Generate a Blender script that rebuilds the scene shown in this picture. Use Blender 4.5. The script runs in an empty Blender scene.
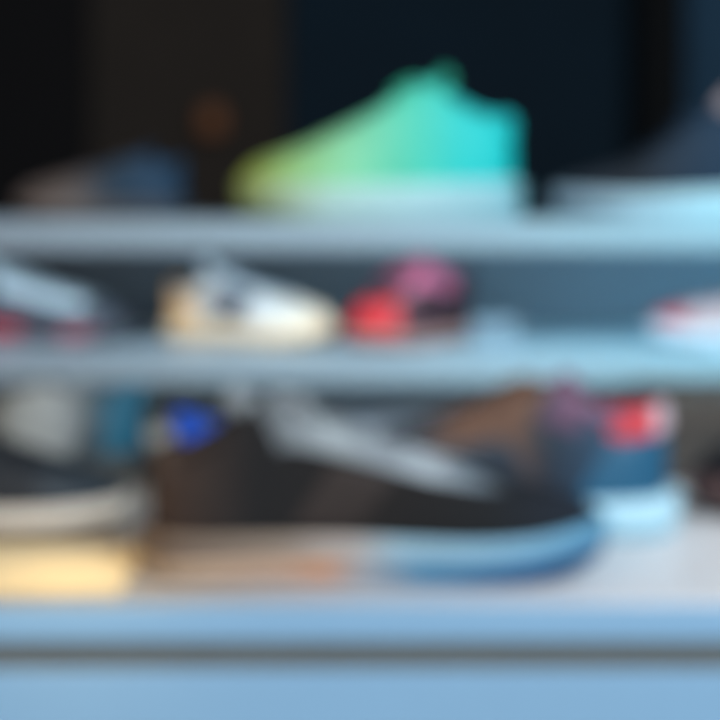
import bpy, bmesh, math
from mathutils import Vector, Matrix

scene = bpy.context.scene
COL = scene.collection
F = 1500.0
ZD = 0.80            # counter top height
H = 0.227
ZC = ZD + H          # camera height
def PX(px, d): return (px-360.0)*d/F
def PZ(py, d): return ZC-(py-200.0)*d/F

# ------------------------------------------------------------ materials
def s2l(c):
    return tuple((x/12.92 if x <= 0.04045 else ((x+0.055)/1.055)**2.4) for x in c)
def rgb(r, g, b): return s2l((r/255., g/255., b/255.))
def mat(name, stops, rough=0.6, length=1.0, axis='X', metal=0.0, noise=0.12, nscale=60, bump=0.15,
        emis=0.0, coat=0.0, x0=0.0):
    m = bpy.data.materials.new(name); m.use_nodes = True
    nt = m.node_tree; b = nt.nodes['Principled BSDF']
    tc = nt.nodes.new('ShaderNodeTexCoord')
    if isinstance(stops[0], (int, float)): stops = [(0.0, stops)]
    ramp = nt.nodes.new('ShaderNodeValToRGB')
    els = ramp.color_ramp.elements
    while len(els) > 1: els.remove(els[-1])
    els[0].position = stops[0][0]; els[0].color = (*stops[0][1], 1)
    for p, c in stops[1:]:
        e = els.new(p); e.color = (*c, 1)
    sep = nt.nodes.new('ShaderNodeSeparateXYZ'); nt.links.new(tc.outputs['Object'], sep.inputs[0])
    mr = nt.nodes.new('ShaderNodeMapRange')
    mr.inputs['From Min'].default_value = x0; mr.inputs['From Max'].default_value = x0+length
    nt.links.new(sep.outputs[axis], mr.inputs['Value']); nt.links.new(mr.outputs[0], ramp.inputs[0])
    nz = nt.nodes.new('ShaderNodeTexNoise'); nz.inputs['Scale'].default_value = nscale
    nz.inputs['Detail'].default_value = 4
    nt.links.new(tc.outputs['Object'], nz.inputs['Vector'])
    mul = nt.nodes.new('ShaderNodeMapRange')
    mul.inputs['To Min'].default_value = 1-noise; mul.inputs['To Max'].default_value = 1+noise
    nt.links.new(nz.outputs['Fac'], mul.inputs['Value'])
    vm = nt.nodes.new('ShaderNodeVectorMath'); vm.operation = 'SCALE'
    nt.links.new(ramp.outputs[0], vm.inputs[0]); nt.links.new(mul.outputs[0], vm.inputs['Scale'])
    nt.links.new(vm.outputs[0], b.inputs['Base Color'])
    bp = nt.nodes.new('ShaderNodeBump'); bp.inputs['Strength'].default_value = bump
    bp.inputs['Distance'].default_value = 0.001
    n2 = nt.nodes.new('ShaderNodeTexNoise'); n2.inputs['Scale'].default_value = 900
    nt.links.new(tc.outputs['Object'], n2.inputs['Vector'])
    nt.links.new(n2.outputs['Fac'], bp.inputs['Height']); nt.links.new(bp.outputs[0], b.inputs['Normal'])
    b.inputs['Roughness'].default_value = rough; b.inputs['Metallic'].default_value = metal
    b.inputs['Coat Weight'].default_value = coat
    if emis > 0:
        nt.links.new(vm.outputs[0], b.inputs['Emission Color']); b.inputs['Emission Strength'].default_value = emis
    return m

# ------------------------------------------------------------ mesh helpers
def new_obj(name, verts, faces, material, parent=None, smooth=True):
    me = bpy.data.meshes.new(name); me.from_pydata([tuple(v) for v in verts], [], faces); me.update()
    bm = bmesh.new(); bm.from_mesh(me)
    bmesh.ops.recalc_face_normals(bm, faces=bm.faces); bm.to_mesh(me); bm.free()
    if smooth:
        for p in me.polygons: p.use_smooth = True
    me.materials.append(material)
    o = bpy.data.objects.new(name, me); COL.objects.link(o)
    if parent: o.parent = parent
    return o
def empty(name, loc, rz=0.0):
    e = bpy.data.objects.new(name, None); e.empty_display_size = 0.05
    e.location = loc; e.rotation_euler = (0, 0, rz); COL.objects.link(e); return e
def box(name, x0, x1, y0, y1, z0, z1, material, parent=None, bev=0.0, origin=None):
    ox, oy, oz = origin if origin else ((x0+x1)/2, (y0+y1)/2, z0)
    bm = bmesh.new(); bmesh.ops.create_cube(bm, size=1)
    for v in bm.verts:
        v.co = Vector(((x0+x1)/2-ox+v.co.x*(x1-x0), (y0+y1)/2-oy+v.co.y*(y1-y0), (z0+z1)/2-oz+v.co.z*(z1-z0)))
    if bev > 0: bmesh.ops.bevel(bm, geom=bm.edges[:], offset=bev, segments=3, affect='EDGES')
    me = bpy.data.meshes.new(name); bm.to_mesh(me); bm.free(); me.materials.append(material)
    o = bpy.data.objects.new(name, me); COL.objects.link(o)
    if parent:
        o.parent = parent; o.location = Vector((ox, oy, oz))-parent.location
    else: o.location = (ox, oy, oz)
    return o
def interp(keys, t):
    n = len(keys)
    if t <= keys[0][0]: return keys[0][1]
    if t >= keys[-1][0]: return keys[-1][1]
    for i in range(n-1):
        if keys[i][0] <= t <= keys[i+1][0]:
            a, b = keys[i], keys[i+1]; h = b[0]-a[0]; s = (t-a[0])/h
            def sl(j):
                if j == 0: return (keys[1][1]-keys[0][1])/(keys[1][0]-keys[0][0])
                if j == n-1: return (keys[-1][1]-keys[-2][1])/(keys[-1][0]-keys[-2][0])
                return (keys[j+1][1]-keys[j-1][1])/(keys[j+1][0]-keys[j-1][0])
            m0, m1 = sl(i)*h, sl(i+1)*h
            return ((2*s**3-3*s*s+1)*a[1]+(s**3-2*s*s+s)*m0+(-2*s**3+3*s*s)*b[1]+(s**3-s*s)*m1)
def tube(points, r, seg=8, flat=1.0):
    vs, fs = [], []
    n = len(points)
    for i, p in enumerate(points):
        p = Vector(p)
        d = (Vector(points[min(i+1, n-1)])-Vector(points[max(i-1, 0)])).normalized()
        up = Vector((0, 0, 1)) if abs(d.z) < 0.9 else Vector((1, 0, 0))
        a = d.cross(up).normalized(); b = a.cross(d).normalized()
        for k in range(seg):
            t = 2*math.pi*k/seg
            vs.append(p+a*math.cos(t)*r+b*math.sin(t)*r*flat)
    for i in range(n-1):
        for k in range(seg):
            fs.append((i*seg+k, i*seg+(k+1) % seg, (i+1)*seg+(k+1) % seg, (i+1)*seg+k))
    fs.append(tuple(range(seg))); fs.append(tuple((n-1)*seg+k for k in range(seg)))
    return vs, fs
def merge(parts):
    V, Fc = [], []
    for v, f in parts:
        o = len(V); V += list(v); Fc += [tuple(i+o for i in q) for q in f]
    return V, Fc

# ------------------------------------------------------------ sneaker
class Shoe:
    def __init__(s, L=0.29, W=0.1, heel=0.085, dip=0.075, top=0.1, throat=0.068, tongue=0.125,
                 ts=0.03, tt=0.022, spring=0.008, qt=.5, eyeu=.8, tabw=.17, tabu=.62, of=.3, eyev=.86):
        s.L, s.W, s.ts, s.tt, s.spring, s.tongue, s.top = L, W, ts, tt, spring, tongue, top
        s.k = L/0.29; s.qt = qt; s.eyeu = eyeu; s.tabw = tabw; s.tabu = tabu; s.of = of; s.eyev = eyev
        s.rz = [(0, heel), (qt*.44, dip), (qt*.8, (dip+top)/2+0.002*s.k), (qt, top),
                (qt+(1-qt)*.5, (top+throat)/2-0.002*s.k), (1, throat)]
        s.xr0, s.xr1 = 0.025, 0.70
    def hw(s, q):
        w = interp([(0, .36), (.12, .37), (.4, .36), (.7, .5), (.88, .45), (1, .36)], q)*s.W
        if q < .12: w *= math.sqrt(max(0, 1-(1-q/.12)**2))
        if q > .78: w *= math.sqrt(max(0, 1-((q-.78)/.22)**2))
        return w
    def yc(s, q): return 0.05*s.W*math.sin(math.pi*q)
    def soleh(s, q): return s.ts+(s.tt-s.ts)*q
    def lift(s, q): return s.spring*max(0, (q-.68)/.32)**2
    def rim(s, v, side):
        q = (1-math.cos(math.pi*v))/2
        w = interp([(0, .23), (.6*s.qt, .24), (s.qt, .16), (s.qt+.2, .12), (1, .11)], q)*s.W
        if q < .16: w *= math.sqrt(max(0, 1-(1-q/.16)**2))
        if q > .92: w *= math.sqrt(max(0, 1-((q-.92)/.08)**2))
        x = (s.xr0+(s.xr1-s.xr0)*q)
        return Vector((x*s.L, side*w+s.yc(x), interp(s.rz, q)))
    def surf(s, V, u):
        V = V % 2.0
        side, v = (1, V) if V <= 1 else (-1, 2-V)
        q = (1-math.cos(math.pi*v))/2
        zb = s.soleh(q)+s.lift(q)-0.003*s.k
        B = Vector((q*s.L*0.985+0.006*s.k, side*(s.hw(q)*0.96)+s.yc(q), zb))
        R = s.rim(v, side)
        a = .7*(1-math.cos(u*math.pi/2))+.3*u; b = .7*math.sin(u*math.pi/2)+.3*u
        if u > 1: a = 1; b = 1+(u-1)
        return Vector((B.x+(R.x-B.x)*a, B.y+(R.y-B.y)*a, B.z+(R.z-B.z)*b))
    def normal(s, V, u):
        e = .004
        du = s.surf(V, min(u+e, 1))-s.surf(V, min(u+e, 1)-2*e)
        dv = s.surf(V+e, u)-s.surf(V-e, u)
        n = dv.cross(du)
        if n.length < 1e-12: return Vector((0, 0, 1))
        n.normalize()
        c = s.surf(V, u); ref = c-Vector((s.L*.45, 0, s.ts))
        if n.dot(ref) < 0: n = -n
        return n
    def upper(s, N=40, M=14):
        vs, fs = [], []
        for i in range(2*N):
            for j in range(M+1): vs.append(s.surf(i/N, j/M))
        for i in range(2*N):
            for j in range(M):
                a = i*(M+1)+j; b = ((i+1) % (2*N))*(M+1)+j
                fs.append((a, b, b+1, a+1))
        return vs, fs
    def lining(s, N=36):
        vs, fs = [], []
        lv = [(0, 1), (.004, .94), (.02, .97), (.045, .95)]
        K = len(lv)
        for i in range(2*N):
            V = i/N; side, v = (1, V) if V <= 1 else (-1, 2-V)
            R = s.rim(v, side)
            for d, sc in lv:
                z = max(R.z-d*s.k, s.soleh(.3)+.004*s.k)
                if d == .045: z = s.soleh(.3)+.004*s.k
                vs.append(Vector((R.x, s.yc(R.x/s.L)+(R.y-s.yc(R.x/s.L))*sc, z)))
        for i in range(2*N):
            for j in range(K-1):
                a = i*K+j; b = ((i+1) % (2*N))*K+j
                fs.append((a, b, b+1, a+1))
        fs.append(tuple(i*K+K-1 for i in range(2*N)))
        return vs, fs
    def patch(s, Vf, u0, u1, off, n=16, m=8):
        vs, fs = [], []
        for i in range(n+1):
            for j in range(m+1):
                u = u0+(u1-u0)*j/m
                va, vb = Vf(u); V = va+(vb-va)*i/n
                edge = i in (0, n) or j in (0, m)
                vs.append(s.surf(V, min(u, 1.0))+s.normal(V, min(u, .98))*(-.0004 if edge else off*s.k)
                          + Vector((0, 0, max(0, u-1)*.06*s.k)))
        for i in range(n):
            for j in range(m):
                a = i*(m+1)+j; fs.append((a, a+m+1, a+m+2, a+1))
        return vs, fs
    def sole(s, layers, N=40):
        vs, fs = [], []
        K = len(layers)
        for i in range(2*N):
            V = i/N; side, v = (1, V) if V <= 1 else (-1, 2-V)
            q = (1-math.cos(math.pi*v))/2
            w = s.hw(q)
            for frac, o in layers:
                x = s.L*q+(q-.5)*2*o*s.k
                vs.append(Vector((x, side*(w+o*s.k*(1 if w > 1e-6 else 0))+s.yc(q), frac*s.soleh(q)+s.lift(q))))
        for i in range(2*N):
            for j in range(K-1):
                a = i*K+j; b = ((i+1) % (2*N))*K+j
                fs.append((a, b, b+1, a+1))
        fs.append(tuple(i*K for i in range(2*N))); fs.append(tuple(i*K+K-1 for i in range(2*N)))
        return vs, fs
    def tonguem(s):
        pts = []
        qs = s.qt+.02
        for i in range(17):
            t = i/16
            if t < .7:
                q = 1-(t/.7)*(1-qs)
                x = s.xr0+(s.xr1-s.xr0)*q; z = interp(s.rz, q)-.004*s.k
                w = (.12+.07*t)*s.W
                pts.append((x*s.L, z, w))
            else:
                r = (t-.7)/.3; q = qs-.1*r
                x = s.xr0+(s.xr1-s.xr0)*q
                z0 = interp(s.rz, qs)-.004*s.k
                pts.append((x*s.L, z0+(s.tongue-z0)*r, (.17+.03*r)*s.W*(1-.4*r**4)))
        vs, fs = [], []
        m = 8
        for lay, dz in ((0, 0), (1, -.005*s.k)):
            for x, z, w in pts:
                for j in range(m+1):
                    y = (j/m*2-1)
                    vs.append(Vector((x+dz*.7-0.006*s.k*y*y, y*w+s.yc(x/s.L), z+dz-.006*s.k*y*y)))
        n = len(pts); S = n*(m+1)
        for i in range(n-1):
            for j in range(m):
                a = i*(m+1)+j
                fs.append((a, a+1, a+m+2, a+m+1)); fs.append((S+a, S+a+m+1, S+a+m+2, S+a+1))
        for i in range(n-1):
            for j in (0, m):
                a = i*(m+1)+j; fs.append((a, a+m+1, S+a+m+1, S+a))
        for i in (0, n-1):
            for j in range(m):
                a = i*(m+1)+j; fs.append((a, S+a, S+a+1, a+1))
        return vs, fs
    def laces(s, n=6):
        parts = []
        def vq(q): return math.acos(max(-1, min(1, 1-2*q)))/math.pi
        qa0 = s.qt+.04
        for i in range(n):
            q0 = qa0+(.9-qa0)*i/(n-1); q1 = q0+.035
            for (qa, qb) in ((q0, q1), (q1, q0)):
                A = s.rim(vq(qa), 1)+Vector((0, .006*s.k, 0)); B = s.rim(vq(qb), -1)+Vector((0, -.006*s.k, 0))
                p = []
                for k in range(9):
                    t = k/8; c = A.lerp(B, t); c.z += (.001+.004*math.sin(math.pi*t))*s.k; p.append(c)
                parts.append(tube(p, .0026*s.k, 6, .6))
        c = s.rim(vq(qa0), 1).lerp(s.rim(vq(qa0), -1), .5)+Vector((0.004*s.k, 0, .004*s.k))
        for sd in (1, -1):
            p = []
            for k in range(15):
                t = k/14*2*math.pi
                p.append(c+Vector((.008*s.k*math.sin(t)+.010*s.k*(1-math.cos(t)), sd*.011*s.k*(1-math.cos(t)), .001*s.k-.007*s.k*(1-math.cos(t)))))
            parts.append(tube(p, .002*s.k, 6, .7))
            p = [c+Vector((.004*s.k*k, sd*.004*s.k*k, .001*s.k-.0022*s.k*k)) for k in range(7)]
            parts.append(tube(p, .002*s.k, 6, .7))
        return merge(parts)
    def collar(s):
        p = []
        for i in range(-16, 17):
            V = i/16*.5*(s.qt/.5)
            side = 1 if V >= 0 else -1
            R = s.rim(abs(V), side); p.append(R+Vector((0, 0, -.001*s.k)))
        return tube(p, .0042*s.k, 8)

def build(spec, mats, px, depth, zbase, yaw, label, group):
    spec = dict(spec); cp = spec.pop('collar_panel', None)
    s = Shoe(**spec)
    rz = math.radians(yaw)
    cx = PX(px, depth)
    d = Vector((math.cos(rz), math.sin(rz), 0))*s.L/2
    root = empty('sneaker', (cx-d.x, depth-d.y, zbase), rz)
    root['label'] = label; root['category'] = 'shoe'; root['group'] = group
    def M(k): return mats.get(k, mats['upper'])
    def add(nm, g, k, lab=None):
        o = new_obj(nm, g[0], g[1], M(k), root)
        if lab: o['label'] = lab
        return o
    f = s.of
    add('outsole', s.sole([(0, -.003), (.02, .000), (f*.6, .0025), (f+.02, .002)]), 'outsole')
    add('midsole', s.sole([(f, .003), (f+.04, .0048), (.3+f, .003), (.9, .0045), (1.0, .003), (1.0, -.002)]), 'midsole')
    add('upper', s.upper(), 'upper')
    add('lining', s.lining(), 'lining')
    add('collar', s.collar(), 'collar')
    add('tongue', s.tonguem(), 'tongue')
    add('laces', s.laces(), 'laces')
    add('toe_cap', s.patch(lambda u: (.70+.06*u*2, 1.30-.06*u*2), 0.0, .52, .002, 24, 8), 'toe')
    add('heel_counter', s.patch(lambda u: (-.33+.1*u, .33-.1*u), 0.0, .62, .002, 20, 8), 'heel')
    add('heel_tab', s.patch(lambda u: (-s.tabw, s.tabw), s.tabu, 1.12, .004, 14, 8), 'tab')
    v0 = math.acos(1-2*s.qt)/math.pi
    for sg in (1, -1):
        add('eyestay', s.patch(lambda u: (sg*(v0-.02), sg*s.eyev), s.eyeu, 1.0, .002, 20, 6), 'eyestay')
        add('side_stripe', s.patch(lambda u: (sg*(.36+.22*u), sg*(.46+.22*u)), .05, min(.78, s.eyeu-.02), .0016, 6, 10), 'stripe')
        if cp: add('collar_panel', s.patch(lambda u: (sg*cp[0], sg*cp[1]), cp[2], 1.02, .003, 12, 8), 'panel')
    return root

def ramp4(*cs):
    n = len(cs); return [(i/(n-1), c) for i, c in enumerate(cs)]

# ------------------------------------------------------------ setting
box('floor', -3.2, 3.2, -1.2, 4.0, -0.05, 0.0, mat('floor_concrete', rgb(52, 54, 58), .5, nscale=5))['kind'] = 'structure'
box('wall_back', -3.2, 3.2, 4.0, 4.1, 0, 3.0, mat('wall_dark_paint', rgb(16, 16, 20), .9, nscale=3))['kind'] = 'structure'
box('ceiling', -3.2, 3.2, -1.2, 4.1, 3.0, 3.1, mat('ceiling_dark', rgb(38, 40, 44), .9, nscale=3))['kind'] = 'structure'
def panel(a, b, y, c, lab, rough=.9):
    o = box('wall_panel', PX(a, y), PX(b, y), y, y+.03, 0, 2.9, mat('panel', c, rough, nscale=4, noise=.3), bev=.004)
    o['label'] = lab; o['category'] = 'wall panel'; return o
panel(-160, 88, 3.96, rgb(18, 13, 15), 'black tall wall panel behind the shoe racks')
panel(90, 286, 3.96, rgb(60, 50, 43), 'dark brown tall wall panel with a small lamp')
panel(288, 660, 3.96, rgb(7, 36, 52), 'dark navy tall wall panel behind the shoe racks')
panel(662, 900, 3.96, rgb(50, 84, 110), 'slate blue tall wall panel behind the shoe racks')
def lathe(name, prof, material, parent=None, seg=40, loc=None):
    vs, fs = [], []
    for r, z in prof:
        for k in range(seg):
            t = 2*math.pi*k/seg; vs.append((r*math.cos(t), r*math.sin(t), z))
    for i in range(len(prof)-1):
        for k in range(seg):
            fs.append((i*seg+k, i*seg+(k+1) % seg, (i+1)*seg+(k+1) % seg, (i+1)*seg+k))
    fs.append(tuple(range(seg))); fs.append(tuple((len(prof)-1)*seg+k for k in range(seg)))
    o = new_obj(name, vs, fs, material, parent)
    if loc: o.location = loc
    return o
pl = lathe('pillar', [(.085, 0), (.085, .03), (.06, .05), (.06, 2.93), (.085, 2.95), (.085, 3.0)],
           mat('pillar_black', rgb(6, 8, 12), .9), loc=(PX(662, 3.8), 3.8, 0))
pl['label'] = 'slim round black pillar behind the shelves'; pl['category'] = 'pillar'
wl = empty('wall_lamp', (PX(215, 3.96), 3.96, PZ(122, 3.96)))
wl['label'] = 'small dim amber lamp on the brown wall panel'; wl['category'] = 'lamp'
brass = mat('lamp_brass', rgb(60, 42, 28), .5, metal=.5)
o = lathe('bracket', [(.02, 0), (.02, .012), (.008, .016), (.008, .05)], brass, wl); o.rotation_euler = (math.radians(90), 0, 0)
o = lathe('lamp_shade', [(.022, 0), (.032, .015), (.034, .045), (.027, .068), (.01, .075)], mat('amber_glass', rgb(92, 58, 36), .6, emis=.45), wl)
o.location = (0, -.065, -.035)

# ------------------------------------------------------------ counter
TH = 0.0215
yF = 0.847
cnt = empty('display_counter', (0, 1.3, 0))
cnt['label'] = 'pale laminate display counter, blue light put into its colour, dark shadow gap'; cnt['category'] = 'counter'
Mtop = mat('counter_top_white', ramp4(rgb(150, 134, 116), rgb(190, 190, 196), rgb(248, 240, 240)), .3, length=.46, x0=-.23, nscale=8, noise=.04)  # browner left end paints the shoe's shadow into the countertop
Mfr = mat('counter_blue_tint', rgb(146, 184, 214), .45, nscale=8, noise=.04)  # blue cast of the cool light put into the base colour
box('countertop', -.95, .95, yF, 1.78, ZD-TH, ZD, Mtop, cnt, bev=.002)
box('edge_band', -.95, .95, yF-.003, yF-.0002, ZD-TH, ZD-.001, Mfr, cnt, bev=.0008)
zg = PZ(670, yF-.002)
box('shadow_gap', -.95, .95, yF-.0008, 1.77, zg, ZD-TH-.0002, mat('gap_grey', rgb(104, 106, 104), .6), cnt)
box('cabinet_body', -.95, .95, yF-.002, 1.77, 0.0, zg-.0002, Mfr, cnt, bev=.001)

# ------------------------------------------------------------ shelving
zT = ZC-.019
zM = ZC-.145
ST = .028
rack = empty('shelf_rack', (0, 1.6, ZD))
rack['label'] = 'two tier pale grey shoe rack with slate back panel'; rack['category'] = 'shelf'
Msh = mat('shelf_laminate', ramp4(rgb(150, 158, 168), rgb(172, 194, 206), rgb(172, 226, 242)), .3, length=.9, x0=-.45, nscale=8, noise=.04)  # paler, bluer right end paints in the stronger light there
Mbk = mat('back_slate', ramp4(rgb(58, 60, 66), rgb(98, 114, 126), rgb(118, 154, 174)), .7, length=.8, x0=-.4, nscale=6, noise=.08)  # light from the right put into the colour, brightening that end
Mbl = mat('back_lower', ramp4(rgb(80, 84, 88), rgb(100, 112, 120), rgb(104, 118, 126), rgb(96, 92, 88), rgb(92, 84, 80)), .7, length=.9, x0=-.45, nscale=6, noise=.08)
Mstrip = mat('added_glow', rgb(200, 225, 255), .5, emis=1.0)
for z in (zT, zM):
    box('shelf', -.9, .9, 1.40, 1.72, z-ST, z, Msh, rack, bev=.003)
    box('added_glow_strip', -.85, .85, 1.415, 1.423, z-ST-.0006, z-ST+.003, Mstrip, rack)  # glowing strip added under the shelf, unseen, to brighten the gap
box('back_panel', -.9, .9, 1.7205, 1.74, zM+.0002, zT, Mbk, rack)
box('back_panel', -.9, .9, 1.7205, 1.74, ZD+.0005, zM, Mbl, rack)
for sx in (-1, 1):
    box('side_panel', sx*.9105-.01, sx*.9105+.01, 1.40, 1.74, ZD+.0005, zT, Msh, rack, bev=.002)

# grey-brown shoe box added to darken the lit counter at the back
sb = empty('added_box', (PX(735, 1.22), 1.245, ZD+.0006))
sb['label'] = 'closed grey brown shoe box added to darken the lit counter'; sb['category'] = 'box'
mb = mat('added_greybrown_card', rgb(78, 72, 68), .85); mb2 = mat('added_greybrown_lid', rgb(92, 84, 78), .85)
bx, by, bz = sb.location
box('added_box_body', bx-.062, bx+.17, by-.05, by+.09, bz, bz+.048, mb, sb, bev=.001)
box('added_box_lid', bx-.064, bx+.172, by-.052, by+.092, bz+.0485, bz+.066, mb2, sb, bev=.001)

# ------------------------------------------------------------ shoes
G1, G2, G3 = 'sneakers on the top shelf', 'sneakers on the middle shelf', 'sneakers on the counter'
e = .0006
L = .278
gU = mat('green_teal_mesh', ramp4(rgb(0, 205, 205), rgb(10, 214, 208), rgb(85, 214, 180), rgb(140, 220, 168), rgb(158, 205, 130), rgb(182, 184, 62)), .6, L)
gT = mat('green_tongue', ramp4(rgb(50, 198, 172), rgb(65, 200, 155), rgb(110, 212, 160)), .6, L)
gS = mat('green_sole', ramp4(rgb(150, 206, 216), rgb(190, 226, 230), rgb(190, 220, 212), rgb(170, 176, 92)), .5, L)
build(dict(L=L, W=.1, heel=.095, dip=.103, top=.134, throat=.074, tongue=.148, ts=.037, tt=.03, qt=.44),
      dict(upper=gU, lining=mat('teal_lining', rgb(10, 150, 150), .8), tongue=gT, laces=gT, midsole=gS, outsole=gS,
           toe=gU, heel=gU, tab=gU, eyestay=gU, stripe=gU, collar=gU),
      379, 1.5, zT+e, 180, 'mint green to turquoise mid-top sneaker with pale sole', G1)
L = .172
a = mat('navy_tan', ramp4(rgb(12, 52, 78), rgb(12, 54, 82), rgb(24, 48, 66), rgb(92, 78, 72), rgb(88, 74, 68)), .7, L)
b = mat('grey_brown_sole', ramp4(rgb(35, 52, 68), rgb(84, 78, 78), rgb(112, 94, 86)), .6, L)
build(dict(L=L, W=.068, heel=.058, dip=.054, top=.062, throat=.044, tongue=.072, ts=.018, tt=.014, qt=.4),
      dict(upper=a, lining=mat('navy_lining', rgb(15, 25, 40), .9), midsole=b, outsole=b, laces=b),
      104, 1.52, zT+e, 180+24, 'low navy sneaker with grey brown toe', G1)
a = mat('navy_knit', ramp4(rgb(14, 50, 76), rgb(14, 52, 80), rgb(12, 46, 70), rgb(12, 24, 36), rgb(50, 58, 70)), .75, .29)
b = mat('ice_blue_sole', ramp4(rgb(190, 240, 252), rgb(195, 240, 250), rgb(150, 168, 184)), .5, .29)
c = mat('pink_grey', rgb(190, 172, 175), .7)
build(dict(L=.29, W=.1, heel=.095, dip=.084, top=.106, throat=.048, tongue=.128, ts=.034, tt=.022, qt=.66),
      dict(upper=a, lining=mat('dark_lining', rgb(20, 25, 32), .9), midsole=b, outsole=b, laces=a, tongue=c),
      700, 1.5, zT+e, 180, 'navy knit sneaker with ice blue sole and pinkish tongue', G1)

# middle shelf
L = .205
a = mat('charcoal_mesh', rgb(66, 76, 88), .7, L); b = mat('ice_lace', rgb(205, 222, 232), .7)
c = mat('slate_heel', rgb(80, 88, 100), .6)
build(dict(L=L, W=.075, heel=.058, dip=.058, top=.072, throat=.046, tongue=.084, ts=.018, tt=.014, qt=.34, eyeu=.42),
      dict(upper=a, tongue=b, laces=b, eyestay=b, stripe=mat('rose_stripe', rgb(100, 85, 98), .6), toe=mat('dark_toe', rgb(56, 62, 74), .6), heel=c, tab=b,
           lining=mat('grey_lining', rgb(90, 98, 108), .9), midsole=mat('charcoal_sole', [(0, rgb(195, 30, 50)), (.42, rgb(195, 35, 55)), (.52, rgb(60, 60, 70)), (.7, rgb(70, 60, 70)), (.78, rgb(165, 75, 88)), (.86, rgb(150, 80, 90)), (.93, rgb(56, 62, 72))], .6, L),
           outsole=mat('charcoal_out', rgb(45, 50, 58), .6), collar=b),
      40, 1.55, zM+e, -22, 'charcoal sneaker with ice grey laces and rose red accents', G2)
L = .182
w = mat('off_white_leather', [(0, rgb(225, 178, 130)), (.2, rgb(215, 200, 185)), (.36, rgb(135, 135, 142)), (.5, rgb(160, 160, 166)), (.6, rgb(214, 214, 214)), (.8, rgb(222, 216, 206)), (1, rgb(222, 205, 180))], .5, L)
t = mat('tan_suede', rgb(228, 172, 115), .8); k = mat('slate_stripe', rgb(60, 62, 72), .6)
gl = mat('ice_grey', rgb(205, 220, 230), .6)
build(dict(L=L, W=.075, heel=.055, dip=.054, top=.07, throat=.045, tongue=.086, ts=.02, tt=.016, qt=.4, eyeu=.7),
      dict(upper=w, tongue=gl, laces=gl, eyestay=gl, stripe=k, heel=t, tab=t, toe=w, collar=k,
           lining=mat('slate_lining', rgb(80, 86, 98), .9), midsole=mat('cream_sole', rgb(228, 202, 168), .5), outsole=mat('gum', rgb(205, 160, 115), .6)),
      250, 1.54, zM+e, -20, 'off-white sneaker with tan heel and dark stripes', G2)
L = .152
r = mat('red_leather', rgb(190, 8, 26), .5); bl = mat('black_leather', rgb(26, 22, 28), .5)
pk = mat('mauve_pink', rgb(188, 100, 130), .7); wn = mat('wine_suede', rgb(84, 20, 36), .7)
build(dict(L=L, W=.08, heel=.066, dip=.070, top=.080, throat=.060, tongue=.089, ts=.015, tt=.012, qt=.68, tabw=.2, spring=.003, collar_panel=(.36, .74, .5)),
      dict(upper=mat('black_wine', rgb(60, 22, 34), .6), tongue=pk, laces=pk, eyestay=wn, stripe=bl, toe=r, heel=bl, tab=bl, collar=wn, panel=pk,
           lining=mat('wine_lining', rgb(130, 55, 85), .9), midsole=mat('pale_sole', rgb(170, 130, 122), .5), outsole=mat('brown_out', rgb(120, 95, 85), .6)),
      411, 1.52, zM+e, 180+42, 'red and black sneaker with mauve pink tongue', G2)
L = .22
build(dict(L=L, W=.08, heel=.065, dip=.055, top=.066, throat=.044, tongue=.082, ts=.02, tt=.016),
      dict(upper=mat('pearl_mesh', ramp4(rgb(150, 160, 168), rgb(160, 165, 170), rgb(160, 152, 155), rgb(150, 80, 82)), .6, L),
           tongue=k, laces=k, eyestay=k, toe=mat('brick_red', [(0, rgb(170, 168, 172)), (.84, rgb(165, 155, 158)), (.9, rgb(170, 55, 60))], .6, L), midsole=gl, outsole=gl, lining=k, collar=k),
      762, 1.5, zM+e, 180, 'pearl grey sneaker with brick red toe', G2)
ca = empty('price_card', (PX(495, 1.5), 1.5, zM+e)); ca['label'] = 'small blank pale card in a low stand'; ca['category'] = 'card'
mc = mat('card_ice', rgb(106, 130, 144), .6); ms = mat('card_stand', rgb(120, 150, 168), .3)
o = box('stand', ca.location.x-.027, ca.location.x+.027, 1.488, 1.52, zM+e, zM+e+.004, ms, ca, bev=.001)
o = box('card', ca.location.x-.024, ca.location.x+.024, 1.500, 1.502, zM+e+.003, zM+e+.026, mc, ca, bev=.0005)
o.rotation_euler = (math.radians(-15), 0, 0)

# counter shoes
L = .279
bk = mat('black_mesh', ramp4(rgb(60, 42, 33), rgb(14, 11, 13), rgb(24, 17, 15), rgb(10, 11, 15), rgb(14, 26, 42)), .9, L)
gy = mat('stone_grey', ramp4(rgb(90, 92, 94), rgb(150, 154, 158), rgb(172, 176, 182), rgb(150, 158, 166)), .7, L)
gye = mat('stone_eyestay', [(0, rgb(70, 72, 74)), (.3, rgb(100, 104, 108)), (.42, rgb(160, 165, 168)), (.52, rgb(135, 140, 146)), (.62, rgb(172, 178, 184)), (.72, rgb(110, 120, 130)), (.79, rgb(24, 30, 38))], .7, L, noise=.25, nscale=40)
ms_ = mat('peach_blue_midsole', [(0, rgb(85, 68, 58)), (.3, rgb(150, 130, 114)), (.46, rgb(195, 180, 172)), (.56, rgb(165, 198, 214)), (1, rgb(95, 160, 195))], .45, L)
os_ = mat('tan_blue_outsole', [(0, rgb(180, 156, 130)), (.3, rgb(208, 170, 145)), (.40, rgb(222, 160, 122)), (.48, rgb(180, 180, 184)), (.60, rgb(70, 138, 176)), (.8, rgb(18, 92, 140)), (1, rgb(12, 80, 128))], .45, L)
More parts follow.
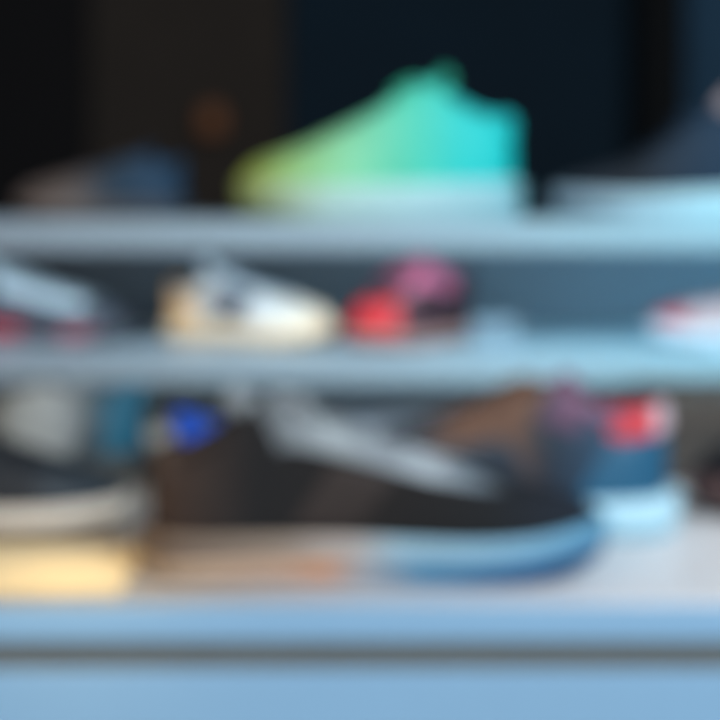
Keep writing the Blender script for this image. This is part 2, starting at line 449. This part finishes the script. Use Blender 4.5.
build(dict(L=L, W=.088, heel=.068, dip=.077, top=.106, throat=.058, tongue=.114, ts=.028, tt=.025, spring=.010, qt=.34, eyeu=.5, eyev=.8, of=.5),
      dict(upper=bk, toe=bk, heel=bk, tab=mat('brown_tab', rgb(58, 42, 34), .7), stripe=mat('brown_stripe', rgb(44, 31, 26), .7), tongue=gy, laces=gy, eyestay=gye,
           collar=bk, lining=mat('black_lining', rgb(25, 24, 28), .9), midsole=ms_, outsole=os_),
      372, .918, ZD+e, 0, 'black mesh running sneaker with grey laces, tan and blue sole', G3)
L = .285
nv = mat('navy_teal', [(0, rgb(22, 85, 115)), (.2, rgb(18, 56, 82)), (.32, rgb(24, 34, 48)), (.4, rgb(98, 70, 56)), (.54, rgb(92, 66, 54)), (.62, rgb(24, 34, 46)), (1, rgb(18, 22, 28))], .6, L)
br = mat('brown_suede', [(0, rgb(110, 78, 62)), (.52, rgb(108, 76, 60)), (.62, rgb(60, 64, 72)), (1, rgb(50, 56, 64))], .8, L)
build(dict(L=L, W=.088, heel=.082, dip=.079, top=.102, throat=.062, tongue=.110, ts=.028, tt=.022, qt=.42, tabw=.29, tabu=.6, eyeu=.45, collar_panel=(.34, .42, .6)),
      dict(upper=nv, heel=mat('deep_teal', rgb(24, 88, 120), .55), toe=nv,
           tab=mat('bright_red', [(0, rgb(225, 208, 214)), (.05, rgb(215, 185, 194)), (.07, rgb(215, 45, 55)), (.2, rgb(195, 38, 50))], .6, L),
           tongue=mat('mauve_tongue', rgb(120, 82, 104), .7), panel=mat('mauve_panel', rgb(105, 76, 98), .8),
           laces=br, eyestay=br, collar=mat('dark_mauve', rgb(140, 98, 124), .8), lining=mat('dark_red_lining', rgb(110, 65, 85), .9),
           stripe=mat('navy_str', rgb(25, 38, 54), .6), midsole=mat('ice_midsole', ramp4(rgb(195, 232, 246), rgb(165, 210, 226), rgb(90, 110, 130)), .45, L),
           outsole=mat('ice_outsole', rgb(160, 205, 222), .5)),
      465, 1.03, ZD+e, 180, 'navy teal sneaker with brown eyestay and bright red heel tab', G3)
L = .28
wh = mat('white_sole', rgb(215, 203, 190), .5); gw = mat('grey_sole', rgb(70, 70, 68), .6)
build(dict(L=L, W=.092, heel=.08, dip=.07, top=.092, throat=.05, tongue=.106, ts=.021, tt=.018, spring=.003),
      dict(upper=mat('ink_upper', rgb(14, 18, 26), .7), toe=mat('slate_toe', rgb(28, 38, 48), .6), tongue=gy, laces=bl, midsole=wh, outsole=mat('sand_out', rgb(175, 150, 115), .6),
           stripe=mat('slate_side', rgb(40, 50, 60), .6), lining=bl),
      -76, 1.05, ZD+e, 0, 'ink black sneaker with white sole', G3)
L = .24
build(dict(L=L, W=.08, heel=.072, dip=.068, top=.076, throat=.052, tongue=.082, ts=.024, tt=.02),
      dict(upper=mat('stone_teal', [(0, rgb(16, 82, 106)), (.12, rgb(24, 92, 116)), (.18, rgb(80, 92, 98)), (.3, rgb(165, 166, 164)), (.42, rgb(150, 148, 142)), (.5, rgb(86, 78, 68)), (1, rgb(60, 54, 50))], .7, L),
           heel=mat('teal_heel', [(0, rgb(20, 90, 114)), (.12, rgb(24, 96, 120)), (.16, rgb(60, 72, 80))], .6, L), tab=mat('teal_tab', rgb(30, 100, 124), .6), midsole=gw, outsole=gw, lining=k, tongue=k, laces=gw),
      2, 1.22, ZD+e, 180, 'stone grey sneaker with teal heel', G3)
L = .2
rb = mat('royal_blue', [(0, rgb(5, 90, 215)), (.2, rgb(10, 85, 205)), (.25, rgb(52, 58, 66)), (1, rgb(40, 46, 56))], .55, L)
tm = mat('tan_mid', rgb(135, 108, 76), .6)
build(dict(L=L, W=.08, heel=.060, dip=.050, top=.052, throat=.045, tongue=.057, ts=.022, tt=.02),
      dict(upper=rb, heel=rb, tab=rb, midsole=tm, outsole=tm, lining=mat('blue_lining', rgb(40, 50, 66), .9),
           tongue=mat('dull_tongue', rgb(60, 66, 78), .7), laces=gw, collar=rb),
      299, 1.16, ZD+e, 0, 'small grey sneaker with royal blue heel and tan sole', G3)
L = .27
build(dict(L=L, W=.09, heel=.085, dip=.072, top=.095, throat=.064, tongue=.11, ts=.028, tt=.022),
      dict(upper=bl, midsole=mat('rust_sole', rgb(95, 70, 68), .6), outsole=mat('rust_out', rgb(70, 55, 55), .6)),
      880, 1.09, ZD+e, 180, 'plain black sneaker with dark rust sole', G3)
def glow_sheet_obj(a, b, y0, y1, c, lab):  # added sheet, warm pool of light put into its colour
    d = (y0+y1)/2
    o = box('glow_sheet', PX(a, d), PX(b, d), y0, y1, ZD+.0004, ZD+.003, c, bev=.0008)
    o['label'] = lab; o['category'] = 'painted light'
glow_sheet_obj(-60, 134, .860, .975, mat('glow_cream_paint', rgb(232, 208, 165), .6, noise=.05), 'thin cream sheet painting the warm light pool on the counter')

# ------------------------------------------------------------ lights
def area(loc, target, size, energy, color, sy=None):
    l = bpy.data.lights.new('area_light', 'AREA'); l.energy = energy; l.color = color; l.size = size
    if sy: l.shape = 'RECTANGLE'; l.size_y = sy
    o = bpy.data.objects.new('area_light', l); COL.objects.link(o); o.location = loc
    o.rotation_euler = (Vector(target)-Vector(loc)).to_track_quat('-Z', 'Y').to_euler(); return o
def spot(loc, target, energy, color, ang, blend=.6, r=.03):
    l = bpy.data.lights.new('spot_light', 'SPOT'); l.energy = energy; l.color = color; l.spot_size = math.radians(ang)
    l.spot_blend = blend; l.shadow_soft_size = r
    o = bpy.data.objects.new('spot_light', l); COL.objects.link(o); o.location = loc
    o.rotation_euler = (Vector(target)-Vector(loc)).to_track_quat('-Z', 'Y').to_euler(); return o
area((.9, -.3, 2.2), (.1, 1.3, .9), .7, 44, (.78, .92, 1.0))
area((-.9, -.2, 1.9), (-.1, 1.3, .9), .7, 9, (1.0, .9, .82))
area((0, -.8, .9), (0, 1.3, .85), 1.4, 7, (.76, .9, 1.0))
spot((-.20, .72, 1.6), (PX(72, .888), .888, ZD), 26, (1.0, .80, .48), 10.5, 1.0, .05)
spot((-.35, .45, 1.3), (PX(110, .93), .93, ZD+.01), 3.5, (1.0, .72, .42), 24, 1.0)
for z in (zT, zM):
    area((0.15, 1.43, z-ST-.003), (0.15, 1.62, z-ST-.09), 1.6, 1.1 if z == zT else .8, (.78, .93, 1.0), .01)  # unseen lamps added under each shelf to lift the dark gaps

w = bpy.data.worlds.new('World'); scene.world = w; w.use_nodes = True
w.node_tree.nodes['Background'].inputs[0].default_value = (.35, .45, .6, 1)
w.node_tree.nodes['Background'].inputs[1].default_value = .12

cam = bpy.data.cameras.new('Camera'); co = bpy.data.objects.new('Camera', cam); COL.objects.link(co)
co.location = (0, 0, ZC); co.rotation_euler = (math.radians(90), 0, 0)
cam.sensor_width = 36; cam.lens = 75; cam.shift_y = -160/720
cam.clip_start = .01
cam.dof.use_dof = True; cam.dof.focus_distance = .25; cam.dof.aperture_fstop = 9.8
scene.camera = co
scene.view_settings.view_transform = 'Standard'
